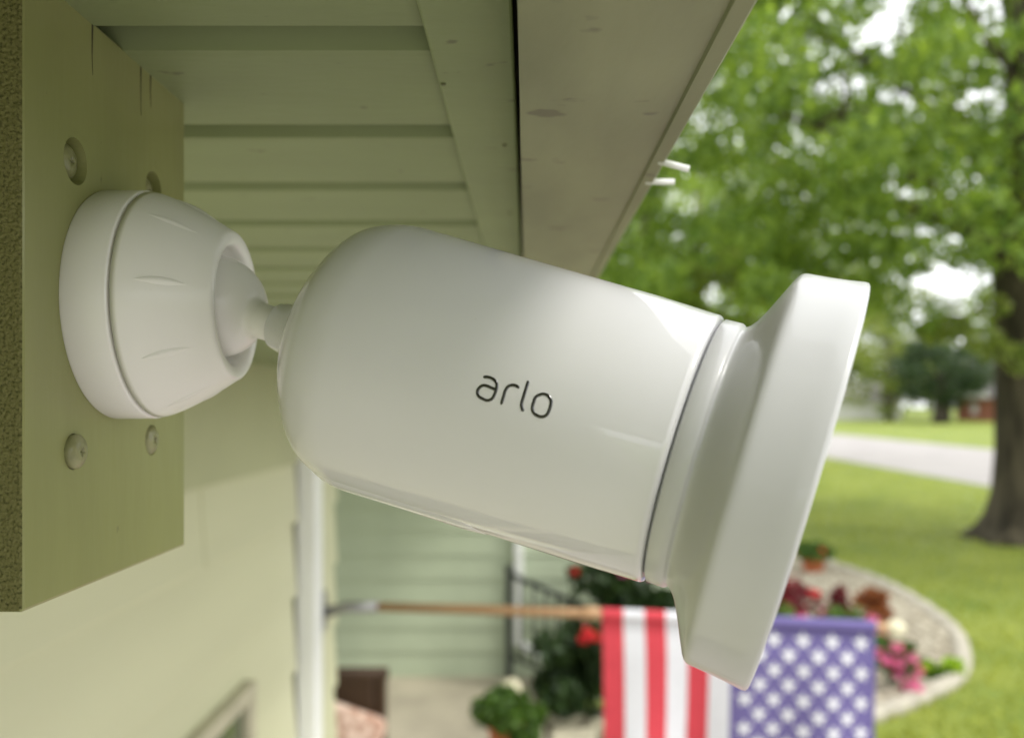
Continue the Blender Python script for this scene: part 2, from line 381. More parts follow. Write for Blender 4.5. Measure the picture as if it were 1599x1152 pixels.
for y, z, l in ((.2065, H + .0755, .012), (.2325, H + .0745, .017), (.2385, H + .0785, .010)):   # drying splits at the top end
    o = make('split', [(.0001, .0001, 0), (.0001, .0000, l * .4), (.0001, .0004, l), (.0001, -.0003, l), (.0001, -.0003, l * .45), (-.003, 0, l * .6)],
             [(0, 1, 5), (1, 2, 5), (2, 3, 5), (3, 4, 5), (4, 0, 5), (0, 4, 3, 2, 1)], 'hole'); bpart(o); o.location = (BX, y, z)

# ------------------------------------------------------------------ security camera
C0 = Vector((-.076, .2189, H + .0236))
A = Vector((1, -.3, -.305)).normalized(); U = A.cross(Vector((0, 1, 0))).normalized(); V = A.cross(U)
dev = empty('security_camera', (BX, .2189, H + .0238))
tag(dev, 'white bullet security camera with flared hood on a ball mount, screwed to the wooden block', 'security camera')
def dpart(o, par=None):
    o.parent = par or dev
    if par is None: o.matrix_parent_inverse = Matrix.Translation(-Vector(dev.location))
    return o
FM = (Vector((BX, .2189, H + .0238)), Vector((1, 0, 0)), Vector((0, 0, 1)), Vector((0, -1, 0)))
dpart(lathe('mount_base', [(-.0005, .0268), (0, .0272), (.0006, .0275), (.0096, .02745), (.0101, .0272), (.0101, .0262)], FM, 'mount_white'))
cone = []
for i in range(15):
    t = i / 14; s = .0108 + t * (.0284 - .0108); cone.append((s, .02715 - .0088 * t ** 1.28))
cone = [(.0095, .0255), (.0108, .0264), (.0109, .0269)] + cone + [(.0289, .0181), (.0293, .0177), (.0295, .0172), (.0294, .0158), (.0291, .0150), (.0284, .0145), (.027, .0142), (.0235, .0138)]
cn = dpart(lathe('mount_cone', cone, FM, 'mount_white'))
for k in range(9):                          # slim grip notches around the cone
    a0 = R(k * 40 + 3); vs_, fs = [], []
    for i in range(13):
        t = i / 12; s = .0150 + t * .0098; r_ = float(np.interp(s, [p[0] for p in cone[2:18]], [p[1] for p in cone[2:18]]))
        wd = .0013 * math.sin(math.pi * t) ** .7 + 1e-5; hgt = .00055 * math.sin(math.pi * t) + 1e-6
        for j, (o_, h_) in enumerate(((-1, -.0002), (-.45, hgt), (.25, hgt * .25), (1, -.0002))):
            aa = a0 + o_ * wd / r_; rr = r_ + h_
            vs_.append(FM[0] + FM[1] * s + (FM[2] * math.cos(aa) + FM[3] * math.sin(aa)) * rr)
    for i in range(12):
        for j in range(3): q = i * 4 + j; fs.append((q, q + 4, q + 5, q + 1))
    o = make('grip_notch', vs_, fs, 'mount_white', None, True); o.parent = cn
# ball with stem
ball = [(.0125 * -math.cos(R(a)), .0125 * math.sin(R(a))) for a in range(4, 157, 4)] + [(.0121, .0046), (.0132, .0043), (.0200, .0042)]
FB = (C0, A, U, V)
dpart(lathe('ball_joint', ball, FB, 'mount_white', seg=96))
pk = [(.0178, .0045), (.0179, .0050), (.0183, .0055), (.022, .0064), (.0250, .0074), (.0273, .0090), (.0291, .0122), (.0306, .0162), (.0327, .0206), (.0359, .0250), (.0397, .0286), (.0445, .0303), (.0495, .0309), (.056, .0307)]
prof = pk[:3]
for i in range(2, len(pk) - 2):             # smooth through the shoulder stations
    for k in range(1, 6):
        t = k / 5; q = [Vector(pk[j]) for j in (i - 1 if i > 2 else i, i, i + 1, i + 2)]
        c = .5 * ((2 * q[1]) + (q[2] - q[0]) * t + (2 * q[0] - 5 * q[1] + 4 * q[2] - q[3]) * t * t + (3 * q[1] - q[0] - 3 * q[2] + q[3]) * t ** 3); prof.append((c.x, c.y))
prof += [(.06, .03055), (.075, .0301), (.09, .0297), (.105, .0293), (.117, .0287), (.1179, .02864), (.1183, .0284), (.1185, .0279), (.1185, .0266)]
bodyo = dpart(lathe('body', prof, FB, 'white', seg=160))
def rs(s): return float(np.interp(s, [p[0] for p in prof], [p[1] for p in prof]))
LT = {'a': [(81.81, 1.504), (82.77, 1.496), (83.78, 1.499), (84.55, 1.514), (84.87, 1.533), (84.98, 1.559), (84.94, 1.59), (84.66, 1.62), (83.91, 1.637), (83.0, 1.636), (82.08, 1.627), (81.61, 1.605), (81.7, 1.577), (82.26, 1.556), (83.04, 1.551), (83.9, 1.554), (84.84, 1.558)],
      'r': [(86.71, 1.637), (86.73, 1.59), (86.72, 1.546), (86.98, 1.517), (87.58, 1.501), (88.29, 1.497), (89.15, 1.504)],
      'l': [(90.33, 1.443), (90.38, 1.488), (90.4, 1.545), (90.44, 1.594), (90.7, 1.617), (91.17, 1.637)],
      'o': [(93.61, 1.5), (94.52, 1.497), (95.35, 1.514), (95.73, 1.536), (95.8, 1.575), (95.6, 1.613), (94.86, 1.635), (93.93, 1.636), (93.09, 1.625), (92.61, 1.598), (92.54, 1.564), (92.66, 1.527)]}
def spline(p, closed, n=8):
    p = [Vector((a * 1e-3, b * .0299)) for a, b in p]; o = []; L = len(p)
    for i in range(L if closed else L - 1):
        g_ = (lambda j: p[j % L]) if closed else (lambda j: p[min(max(j, 0), L - 1)])
        p0, p1, p2, p3 = g_(i - 1), g_(i), g_(i + 1), g_(i + 2)
        for k in range(n):
            t = k / n; o.append(.5 * ((2 * p1) + (p2 - p0) * t + (2 * p0 - 5 * p1 + 4 * p2 - p3) * t * t + (3 * p1 - p0 - 3 * p2 + p3) * t ** 3))
    if not closed: o.append(p[-1])
    return o
for ch, pts in LT.items():
    closed = ch == 'o'; q = spline(pts, closed); n = len(q); vs_, fs = [], []; hw = .00031
    for i in range(n):
        if closed: d = (q[(i + 1) % n] - q[i - 1]).normalized()
        else: d = (q[min(i + 1, n - 1)] - q[max(i - 1, 0)]).normalized()
        nn = Vector((-d.y, d.x))
        e = 1. if closed else min(1, math.sqrt(max(.02, min(i, n - 1 - i) / 2.5)))
        for o_, h_ in ((-1, -.0001), (-.92, .00005), (0, .00007), (.92, .00005), (1, -.0001)):
            c = q[i] + nn * hw * e * o_; s, ph = c.x, c.y / .0299; r_ = rs(s) + h_
            vs_.append(C0 + A * s + (U * math.cos(ph) + V * math.sin(ph)) * r_)
    for i in range(n if closed else n - 1):
        j = (i + 1) % n
        for k in range(4): fs.append((i * 5 + k, j * 5 + k, j * 5 + k + 1, i * 5 + k + 1))
    o = make('letter', vs_, fs, 'ink', None, True); dpart(o, bodyo)
# raised cover strip along the underside
vs_, fs = [], []; ns, na = 40, 14
for i in range(ns + 1):
    t = i / ns; s = .0405 + t * .0445; e = min(1, t * 9, (1 - t) * 9); e = math.sqrt(max(e, 0))
    for j in range(na + 1):
        ph = R(182 + (j / na - .5) * 52 * (0.35 + .65 * e)); edge = 1 - abs(2 * j / na - 1) ** 8
        r_ = rs(s) - .0002 + .0007 * e * edge
        vs_.append(C0 + A * s + (U * math.cos(ph) + V * math.sin(ph)) * r_)
for i in range(ns):
    for j in range(na): q = i * (na + 1) + j; fs.append((q, q + 1, q + na + 2, q + na + 1))
o = make('cover_strip', vs_, fs, 'white', None, True); dpart(o, bodyo)
# hood: neck ring, trumpet flare, drum, hollow inside
fl = [(.1180, .0262), (.1190, .0268), (.1190, .0277), (.1193, .0281), (.1226, .02815), (.1231, .0279), (.1233, .0276)]
hoodp = fl + [(.1236, .0276), (.1244, .0282), (.1254, .0294), (.1265, .0313), (.1277, .0338), (.1289, .0364), (.1302, .0391), (.1309, .0401), (.1315, .0405), (.1323, .04065), (.1334, .0407),
              (.1365, .0409), (.1400, .04125), (.1426, .0416), (.1433, .04155), (.1436, .0412), (.1436, .0402), (.1430, .0398), (.139, .0396), (.134, .0392), (.131, .0375), (.128, .032), (.1262, .0285), (.1255, .0272)]
hood = dpart(lathe('hood', hoodp, FB, 'white_satin', seg=160))
dpart(lathe('lens_plate', [(.1256, .0268), (.1262, .0266), (.1262, .0150)], FB, 'dark', seg=64), hood)
dpart(lathe('lens', [(.1262, .0110), (.1285, .0105), (.1295, .008), (.1300, .003)], FB, 'dark', seg=48), hood)

# ------------------------------------------------------------------ flag and pole
FY = 2.6
pe = [at(566, 946, FY), at(940, 958, FY), at(1366, 978, FY), at(1398, 982, FY)]
pole = empty('flag_pole', tuple(at(515, 955, FY))); tag(pole, 'wooden flag pole with cream end knob sticking out of grey wall bracket', 'flag pole')
def ppart(o): o.parent = pole; o.matrix_parent_inverse = Matrix.Translation(-Vector(pole.location)); return o
ppart(tube('shaft', [tuple(p) for p in pe], [.013, .0135, .0135, .0135], 'wood', None, 20))
k0 = at(1398, 982, FY)
o = lathe('end_knob', [(-.032 * math.cos(R(a)) * .9 + .0, .024 * math.sin(R(a)) + .002) for a in range(5, 176, 10)], (k0, Vector((1, 0, 0)), Vector((0, 0, 1)), Vector((0, -1, 0))), 'cream', seg=32); ppart(o)
o = lathe('collar', [(-.03, .0165), (-.028, .018), (.02, .018), (.022, .0165)], (at(924, 957, FY), Vector((1, 0, 0)), Vector((0, 0, 1)), Vector((0, -1, 0))), 'wood', seg=32); ppart(o)
bmb = bmesh.new(); bbox(bmb, WX + .006, WX + .024, FY - .035, FY + .035, at(0, 985, FY).z, at(0, 925, FY).z, .003)
ppart(from_bm('bracket_plate', bmb, 'bracket'))
ppart(tube('bracket_socket', [(WX + .015, FY, at(0, 957, FY).z), tuple(at(540, 948, FY)), tuple(at(590, 946.6, FY))], [.017, .0165, .0165], 'bracket', None, 20))

fx0, fx1 = at(940, 0, FY).x, at(1366, 0, FY).x; FW = fx1 - fx0; FL = FW * 1.6
def fz_top(x): return at(0, 958 + (x - fx0) / FW * 20, FY).z
def cloth(u, v, off=0):                     # u along the pole 0..1, v down 0..1
    x = fx0 + u * FW + .004 * math.sin(v * 7 + u * 3); z = fz_top(x) - .012 - v * FL
    y = FY - .014 * min(1, v * 14) + .013 * math.sin(u * 19 + 1 + v * 3) * min(1, v * 3) + .020 * math.sin(u * 7 - v * 4) * min(1, v * 2.5) - off
    return (x, y, z)
flag = empty('flag', (fx0 + FW / 2, FY, fz_top(fx0 + FW / 2))); tag(flag, 'red white and blue striped flag with stars hanging from wooden pole', 'flag')
def fpart(o): o.parent = flag; o.matrix_parent_inverse = Matrix.Translation(-Vector(flag.location)); return o
def patch(name, u0, u1, v0, v1, m, nu=6, nv=40, off=0):
    vs_, fs = [], []
    for j in range(nv + 1):
        for i in range(nu + 1): vs_.append(cloth(u0 + (u1 - u0) * i / nu, v0 + (v1 - v0) * j / nv, off))
    for j in range(nv):
        for i in range(nu): q = j * (nu + 1) + i; fs.append((q, q + 1, q + nu + 2, q + nu + 1))
    o = make(name, vs_, fs, m, None, True); return fpart(o)
CU, CV = 6 / 13, .4
for i in range(13):
    patch('stripe', i / 13, (i + 1) / 13, 0 if i < 6 else CV, 1, 'red' if i % 2 == 0 else 'fwhite', 3, 44)
patch('canton', CU, 1, 0, CV, 'blue', 24, 30)
for i in range(7):                          # pole sleeve: the hem folded over the shaft
    u0, u1 = (i / 13, (i + 1) / 13) if i < 6 else (CU, 1)
    vs_, fs = [], []; nu = 3 if i < 6 else 12
    for a in range(13):
        an = R(-100 + a * 26)
        for q in range(nu + 1):
            x = fx0 + (u0 + (u1 - u0) * q / nu) * FW; vs_.append((x, FY - .0175 * math.cos(an), fz_top(x) + .0175 * math.sin(an)))
    for a in range(12):
        for q in range(nu): t = a * (nu + 1) + q; fs.append((t, t + 1, t + nu + 2, t + nu + 1))
    fpart(make('sleeve', vs_, fs, ('blue' if i == 6 else ('red' if i % 2 == 0 else 'fwhite')), None, True))
SR = .0616 * FW / 2 * 1.12
for r_ in range(11):                        # lines across the canton, 5 and 4 stars in turn
    for c in range(5 if r_ % 2 == 0 else 4):
        u0 = CU + (1 - CU) * ((.1 if r_ % 2 == 0 else .2) + c * .2); v0 = CV * (r_ + .85) / 11.8
        vs_ = [cloth(u0, v0, .002)]
        for k in range(10):
            a = R(90 + 36 * k); rr = SR * (1 if k % 2 == 0 else .45)
            vs_.append(cloth(u0 + rr * math.cos(a) / FW, v0 - rr * math.sin(a) / FL, .0016))
        fpart(make('star', vs_, [(0, 1 + (k + 1) % 10, 1 + k) for k in range(10)], 'fwhite'))

# ------------------------------------------------------------------ porch wing at the far end of the patio
PY = 7.1
pw = empty('porch_wall', (-1, PY, 0)); tag(pw, 'pale green lap sided house wall closing the far end of the patio', 'wall')
me = bpy.data.meshes.new('siding_board')
h_ = .19
v = []
for x in (-3.2, 1.25): v += [(x, .02, 0), (x, -.012, 0), (x, -.0135, .005), (x, -.0005, h_ + .012), (x, .02, h_ + .012)]
me.from_pydata(v, [], [(0, 5, 6, 1), (1, 6, 7, 2), (2, 7, 8, 3), (3, 8, 9, 4), (4, 9, 5, 0), (0, 1, 2, 3, 4), (9, 8, 7, 6, 5)]); me.update(); me.materials.append(M['siding_far'])
for k in range(12):
    o = bpy.data.objects.new('siding_board', me); link(o, pw); o.location = (1, -.02, .20 + k * h_)
b = box('backing', -3.2, 1.25, PY + .0, PY + .2, 0, ZS + .05, 'siding_far', bev=0); b.parent = pw; b.matrix_parent_inverse = Matrix.Translation((1, -PY, 0))
# white downspout with an elbow on that wall
dsx = at(810, 0, PY - .08).x
wd = empty('wall_downspout', (dsx, PY - .08, .2)); tag(wd, 'white downspout with kicked out elbow on the pale green wall', 'downspout')
def wpart(o): o.parent = wd; o.matrix_parent_inverse = Matrix.Translation(-Vector(wd.location)); return o
wpart(box('pipe', dsx - .032, dsx + .032, PY - .105, PY - .036, at(0, 1008, PY - .08).z, ZS, 'trim_white', bev=.01))
wpart(tube('elbow', [tuple(at(810, 1000, PY - .08)), tuple(at(822, 1012, PY - .09)), tuple(at(838, 1020, PY - .12)), tuple(at(864, 1046, PY - .2))], .036, 'trim_white', None, 8))
wpart(box('strap', dsx - .036, dsx + .036, PY - .108, PY - .033, 1.2, 1.22, 'trim_white'))
# iron railing
RY = 6.75
rl = empty('stair_railing', tuple(ground_at(795, 1045, .2))); tag(rl, 'black iron stair railing sloping down beside the patio', 'railing')
def rpart(o): o.parent = rl; o.matrix_parent_inverse = Matrix.Translation(-Vector(rl.location)); return o
pt = at(795, 888, RY)
rpart(box('post', pt.x - .026, pt.x + .026, RY - .026, RY + .026, .195, pt.z, 'iron', bev=.004))
rpart(box('post_cap', pt.x - .034, pt.x + .034, RY - .034, RY + .034, pt.z - .001, pt.z + .03, 'iron', bev=.008))
rpart(box('post_foot', pt.x - .05, pt.x + .05, RY - .05, RY + .05, .198, .235, 'iron', bev=.006))
e0, e1 = at(797, 896, RY), at(960, 968, RY)
rpart(tube('handrail', [tuple(e0), tuple(e1)], .021, 'iron', None, 8))
f0, f1 = e0 + Vector((0, 0, -.62)), e1 + Vector((0, 0, -.62))
rpart(tube('bottom_rail', [tuple(f0), tuple(f1)], .014, 'iron', None, 8))
for k in range(1, 9):
    t = k / 9; a_, b_ = e0.lerp(e1, t), f0.lerp(f1, t); rpart(tube('baluster', [tuple(a_), tuple(b_)], .013, 'iron', None, 6))
rpart(box('end_post', e1.x - .022, e1.x + .022, RY - .022, RY + .022, .0, e1.z + .02, 'iron', bev=.004))

# wicker armchair
CYc = 4.05; cx1 = at(600, 0, CYc).x; cx0 = cx1 - .62; ctop = at(0, 1050, CYc).z
ch = empty('wicker_chair', ((cx0 + cx1) / 2, CYc, .2)); tag(ch, 'dark brown wicker armchair on the patio', 'chair')
def cpart(o): o.parent = ch; o.matrix_parent_inverse = Matrix.Translation(-Vector(ch.location)); return o
cpart(box('backrest', cx0, cx1 - .045, CYc + .02, CYc + .09, .56, ctop - .01, 'wicker', bev=.02))
cpart(tube('top_rail', [(cx0, CYc + .05, ctop - .015), (cx1 + .01, CYc + .05, ctop - .015)], .026, 'wicker', None, 12))
for x in (cx0 + .02, cx1 - .022): cpart(box('back_post', x - .022, x + .022, CYc + .022, CYc + .088, .3, ctop - .02, 'wicker', bev=.008))
cpart(box('seat', cx0, cx1 - .002, CYc - .5, CYc + .018, .50, .60, 'wicker', bev=.02))
for x in (cx0 + .03, cx1 - .032): cpart(box('arm', x - .04, x + .04, CYc - .5, CYc + .018, .76, .81, 'wicker', bev=.018))
for x in (cx0 + .03, cx1 - .032):
    cpart(box('leg', x - .025, x + .025, CYc - .49, CYc - .44, .198, .765, 'wicker', bev=.006)); cpart(box('leg', x - .02, x + .02, CYc + .03, CYc + .08, .198, .51, 'wicker', bev=.006))
cu = bmesh.new(); bbox(cu, -.16, .16, -.05, .05, -.14, .14, .046, 4)
cuo = from_bm('pillow', cu, 'cushion', None, True)
pc = at(520, 1140, CYc - .13); cuo.location = (pc.x + .035, CYc - .07, .86); cuo.rotation_euler = (R(-14), R(22), R(8)); tag(cuo, 'pink patterned pillow leaning in the wicker armchair', 'pillow')

# fern in a terracotta pot, pale globe behind
def pot(name, c, r_, hh, label, cat, fol, n, fr, blooms=None, bl=None, group=None, ls=.07, tr_=-.05):
    p = empty(name, c); tag(p, label, cat, group)
    lathe('pot', [(0, r_ * .72), (.01, r_ * .74), (hh * .78, r_ * .95), (hh * .8, r_ * 1.06), (hh, r_ * 1.08), (hh, r_ * .93), (hh * .85, r_ * .88)], (Vector((0, 0, 0)), Vector((0, 0, 1)), Vector((1, 0, 0)), Vector((0, 1, 0))), 'terracotta', p, 32)
    pts = cloud([(0, 0, hh + fr * .35)] + [(fr * .6 * math.cos(a), fr * .6 * math.sin(a), hh + fr * random.uniform(tr_, .45)) for a in np.linspace(0, 5.6, 7)], [fr * .7] + [fr * .5] * 7, n / 8)
    leaves('foliage', pts, ls, fol, p)
    if blooms:
        b = cloud([(fr * .8 * math.cos(a), fr * .8 * math.sin(a), hh + fr * random.uniform(.0, .8)) for a in rng.uniform(0, 6.3, bl)], [.05] * bl, 22); leaves('bloom', b, .05, blooms, p, 0)
    return p
pf = at(793, 1120, 5.3)
pot('fern_pot', (pf.x, 5.3, .2), .12, .30, 'bushy green fern in a terracotta pot at the patio edge', 'potted plant', 'leaf_fern', 1900, .20, ls=.075, tr_=-.9)
gp = at(798, 1076, 5.9)
gl = empty('garden_globe', (gp.x, 5.9, .2)); tag(gl, 'small cream garden globe on a thin stake behind the fern', 'globe ornament')
lathe('globe', [(-.072 * math.cos(R(a)), .072 * math.sin(R(a)) * (1 + .04 * math.sin(a))) for a in range(4, 177, 8)], (Vector((0, 0, gp.z - .2)), Vector((0, 0, 1)), Vector((1, 0, 0)), Vector((0, 1, 0))), 'cream', gl, 32)
tube('stake', [(0, 0, 0), (0, 0, gp.z - .25)], .012, 'iron', gl, 10)
# pale stones stepping down from the patio
for i, (x, y, s_, hh) in enumerate(((.26, 6.25, .26, .24), (.55, 6.2, .28, .22), (.30, 5.85, .30, .20), (.62, 5.8, .26, .16), (.30, 5.4, .32, .17), (.66, 5.35, .30, .13), (.95, 5.9, .26, .12))):
    bm = bmesh.new(); bbox(bm, -s_ * .5, s_ * .5, -s_ * .55, s_ * .55, 0, hh, .03, 3)
    for v_ in bm.verts: v_.co += Vector((random.uniform(-.012, .012), random.uniform(-.012, .012), random.uniform(-.008, .008) if v_.co.z > .01 else 0))
    o = from_bm('stepping_stone', bm, 'stone', None, True); o.location = (x, y, -.004); o.rotation_euler = (0, 0, random.uniform(-.12, .12))
    tag(o, 'pale squared garden stone beside the patio edge', 'stone', 'pale stones beside the patio')

# ------------------------------------------------------------------ flower bed
outl = [(4.20, 13.4), (4.53, 12.2), (4.60, 10.97), (4.42, 9.4), (4.10, 8.44), (3.68, 7.65), (3.14, 7.12), (2.59, 6.69), (1.9, 6.35), (1.35, 6.6), (1.25, 8), (1.3, 10), (1.6, 12), (2.6, 13.8), (3.6, 14.0)]
def cspl(p, n=8):
    o = []; L = len(p); p = [Vector(q) for q in p]
    for i in range(L):
        p0, p1, p2, p3 = p[i - 1], p[i], p[(i + 1) % L], p[(i + 2) % L]
        for k in range(n):
            t = k / n; o.append(.5 * ((2 * p1) + (p2 - p0) * t + (2 * p0 - 5 * p1 + 4 * p2 - p3) * t * t + (3 * p1 - p0 - 3 * p2 + p3) * t ** 3))
    return o
ring = cspl(outl)
o = make('flower_bed', [(p.x, p.y, .03) for p in ring], [tuple(range(len(ring)))], 'pebble'); tag(o, kind='structure')
vs_, fs = [], []; n = len(ring)
ew = [(-.07, -.01), (-.075, .05), (-.05, .085), (.04, .085), (.07, .05), (.075, -.01)]
for i, p in enumerate(ring):
    d = (ring[(i + 1) % n] - ring[i - 1]).normalized(); nn = Vector((d.y, -d.x)); jz = 1 + .12 * math.sin(i * 2.3)
    for e, z in ew: q = p + nn * e; vs_.append((q.x, q.y, z * jz))
for i in range(n):
    j = (i + 1) % n
    for k in range(5): fs.append((i * 6 + k, j * 6 + k, j * 6 + k + 1, i * 6 + k + 1))
o = make('bed_edging', vs_, fs, 'curb', None, False); tag(o, 'curved pale concrete edging around the flower bed', 'edging')
# loose pebbles over the bed
ang = rng.uniform(0, 1, 2600); pts = []
poly = np.array([(p.x, p.y) for p in ring])
def inside(x, y):
    c = False; j = n - 1
    for i in range(n):
        if (poly[i, 1] > y) != (poly[j, 1] > y) and x < (poly[j, 0] - poly[i, 0]) * (y - poly[i, 1]) / (poly[j, 1] - poly[i, 1]) + poly[i, 0]: c = not c
        j = i
    return c
geo = []
ico = bmesh.new(); bmesh.ops.create_icosphere(ico, subdivisions=1, radius=1); iv = np.array([v_.co[:] for v_ in ico.verts]); ifc = [tuple(v_.index for v_ in f.verts) for f in ico.faces]; ico.free()
V_, F_ = [], []; cnt = 0
while cnt < 5000:
    x, y = rng.uniform(1.3, 4.6), rng.uniform(6.3, 13.9)
    if not inside(x, y): continue
    s_ = rng.uniform(.02, .055); q = iv * np.array([s_ * rng.uniform(.8, 1.4), s_, s_ * .6]) * rng.uniform(.85, 1.15, (len(iv), 1)) + (x, y, .035)
    o_ = len(V_); V_ += [tuple(t) for t in q]; F_ += [tuple(a + o_ for a in f) for f in ifc]; cnt += 1
o = make('pebbles', V_, F_, 'pebble', None, True); tag(o, 'loose pale pebbles covering the flower bed', 'pebbles', kind='stuff')
def plant(name, px, py, Y, r_, hh, fol, n, label, cat, bloom=None, nb=0, ls=.07, group=None, bs=.06, zb=0.):
    c = at(px, py, Y); p = empty(name, (c.x, Y, zb)); tag(p, label, cat, group)
    zc = c.z - zb
    for k in range(5): 
        a = k * 1.26; tube('stem', [(0, 0, 0), (r_ * .3 * math.cos(a), r_ * .3 * math.sin(a), zc * .6), (r_ * .55 * math.cos(a), r_ * .55 * math.sin(a), zc)], [.012, .008, .004], 'leaf_dark', p, 5)
    cl = [(rng.uniform(-.6, .6) * r_, rng.uniform(-.6, .6) * r_, zc + rng.uniform(-1, .9) * hh) for _ in range(9)]
    leaves('foliage', cloud(cl, [r_ * .5] * 9, n / 9), ls, fol, p)
    if bloom:
        cb = [(rng.uniform(-.9, .9) * r_, rng.uniform(-.9, .3) * r_ - .1, zc + rng.uniform(-.6, 1.) * hh) for _ in range(nb)]
        for b_ in cb: leaves('bloom', cloud([b_], [bs], 40), bs * .7, bloom, p, 0)
    return p
plant('burgundy_plant', 1235, 945, 9.0, .42, .22, 'leaf_red', 1300, 'large deep burgundy leafed plant rising above the flag', 'plant', 'petal_red', 2)
plant('burgundy_plant', 1312, 938, 9.6, .17, .14, 'leaf_red', 500, 'small round burgundy plant on a short stem in the pebble bed', 'plant', ls=.06)
plant('rust_plant', 1352, 952, 9.2, .26, .16, 'leaf_rust', 600, 'rust and yellow leafed plant beside pink flowers in the bed', 'plant', ls=.07)
plant('pink_flowers', 1325, 972, 8.6, .30, .12, 'leaf_fern', 500, 'clump of pale pink flowers just above the flag top hem', 'flowers', 'petal_pink', 11, group='pink flowers in the bed', bs=.06)
plant('pink_flowers', 1212, 968, 8.2, .22, .08, 'leaf_fern', 300, 'bright pink flowers beneath the big burgundy plant', 'flowers', 'petal_pink', 6, group='pink flowers in the bed', bs=.06)
plant('pink_flowers', 1394, 1042, 7.3, .17, .22, 'leaf_fern', 450, 'tall bright pink flowers next to the starred corner of the flag', 'flowers', 'petal_pink', 13, group='pink flowers in the bed', bs=.055)
plant('green_shrub', 1428, 1048, 7.75, .30, .19, 'leaf_fern', 1500, 'low green shrub against the inner curve of the bed edging', 'shrub', ls=.07)
plant('lime_shrub', 1464, 1050, 7.7, .20, .13, 'leaf_lime', 900, 'small lime yellow shrub touching the curved bed edging', 'shrub', ls=.07)
pg = ground_at(1270, 893, .03)
pot('flower_pot', (pg.x, pg.y, .03), .17, .22, 'terracotta flower pot with trailing green plant at the far end of the bed', 'potted plant', 'leaf_fern', 900, .26, 'petal_red', 5, ls=.09)
# dark shrubs and red flowers beside the railing
plant('dark_shrub', 985, 935, 6.6, .42, .30, 'leaf_dark', 2600, 'dark shrub with pink and red blooms rising behind the flag pole', 'shrub', 'petal_pink', 5, ls=.09, bs=.06)
plant('dark_shrub', 905, 1030, 6.3, .36, .26, 'leaf_dark', 2600, 'dark low shrub with red blooms under the flag pole', 'shrub', None, 0, ls=.08)
plant('red_geranium', 925, 985, 6.1, .10, .07, 'leaf_dark', 200, 'red geranium under the flag pole beside the stripes', 'flowers', 'petal_red', 4, ls=.06, bs=.04)
plant('red_geranium', 897, 893, 6.7, .07, .04, 'leaf_dark', 120, 'red geranium bloom in front of the pale green wall, above the handrail', 'flowers', 'petal_red', 2, ls=.06, bs=.04)

# short grass blades over the near lawn
gx, gy = rng.uniform(1, 12.5, 45000), 5.6 + 30 * rng.uniform(0, 1, 45000) ** 2
kp = np.zeros(len(gx), bool); j = n - 1
for i in range(n):
    (xi, yi), (xj, yj) = poly[i], poly[j]
    kp ^= ((yi > gy) != (yj > gy)) & (gx < (xj - xi) * (gy - yi) / (yj - yi + 1e-12) + xi); j = i
gx, gy = gx[~kp], gy[~kp]
o = leaves('grass_blades', np.stack([gx, gy, np.full(len(gx), .02)], 1), .07, 'leaf_grass', None, -1.6, asp=.25); tag(o, 'short green lawn grass growing around the flower bed', 'grass', kind='stuff')
# ------------------------------------------------------------------ trees
def limb(p0, p1, r0, r1, sag=.3, n=8):
    p0, p1 = Vector(p0), Vector(p1); o, rr = [], []
    for i in range(n):
        t = i / (n - 1); p = p0.lerp(p1, t); p.z += sag * math.sin(t * math.pi) + (random.uniform(-.05, .05) if 0 < i < n - 1 else 0); p.x += random.uniform(-.05, .05) if 0 < i < n - 1 else 0
        o.append(p); rr.append(r0 + (r1 - r0) * t)
    return tube_geo(o, rr, 10)
TX, TY = 8.62, 15.4
tree = empty('maple_tree', (TX, TY, 0)); tag(tree, 'large shade tree with thick dark trunk on the lawn', 'tree')
tr = []
pts, rr = [], []
for z, r_ in ((-.05, .98), (.05, .86), (.18, .74), (.4, .64), (.8, .585), (1.5, .56), (3, .54), (4.5, .52), (6, .47), (8, .38), (10, .28), (12, .15), (13.5, .05)):
    pts.append((.05 * math.sin(z), .05 * math.cos(z * .7), z)); rr.append(r_)
v_, f_ = tube_geo(pts, rr, 24)
for i, p in enumerate(v_):                  # fluted root flare
    z = p.z
    if z < .9:
        a = math.atan2(p.y, p.x); p.x *= 1 + .14 * math.cos(5 * a) * (1 - z / .9); p.y *= 1 + .14 * math.cos(5 * a) * (1 - z / .9)
make('trunk', v_, f_, 'bark', tree, True)
tips = []
lim = [((0, 0, 4.4), (-5.2, -3.2, 6.3), .16), ((0, 0, 4.9), (-3.0, -4.8, 6.6), .15), ((0, 0, 4.7), (-6.2, 1.0, 6.9), .16), ((0, 0, 5.6), (-4.6, -1.2, 8.4), .14), ((0, 0, 5.4), (1.5, -5.0, 7.4), .14),
       ((0, 0, 6.4), (-2.2, 3.5, 9.4), .12), ((0, 0, 6.0), (4.5, -2.0, 8.2), .14), ((0, 0, 5.2), (-1.6, -3.2, 6.2), .11), ((0, 0, 7.6), (-2.6, -2.6, 10.4), .1), ((0, 0, 5.8), (4.2, 3, 8.5), .13), ((0, 0, 5), (-4.4, 3.8, 6.4), .13)]
for a_, b_, r_ in lim:
    tr.append(limb(a_, b_, r_ * .75, .02, .5))
    for k in range(4):
        t = random.uniform(.4, .9); q = Vector(a_).lerp(Vector(b_), t) + Vector((0, 0, .5 * math.sin(t * math.pi)))
        e = q + Vector((random.uniform(-1.4, 1.0), random.uniform(-1.4, 1.2), random.uniform(-.7, 1.0))); tr.append(limb(q, e, r_ * .3, .012, .1, 5))
v_, f_ = merge(tr); make('limbs', v_, f_, 'bark', tree, True)
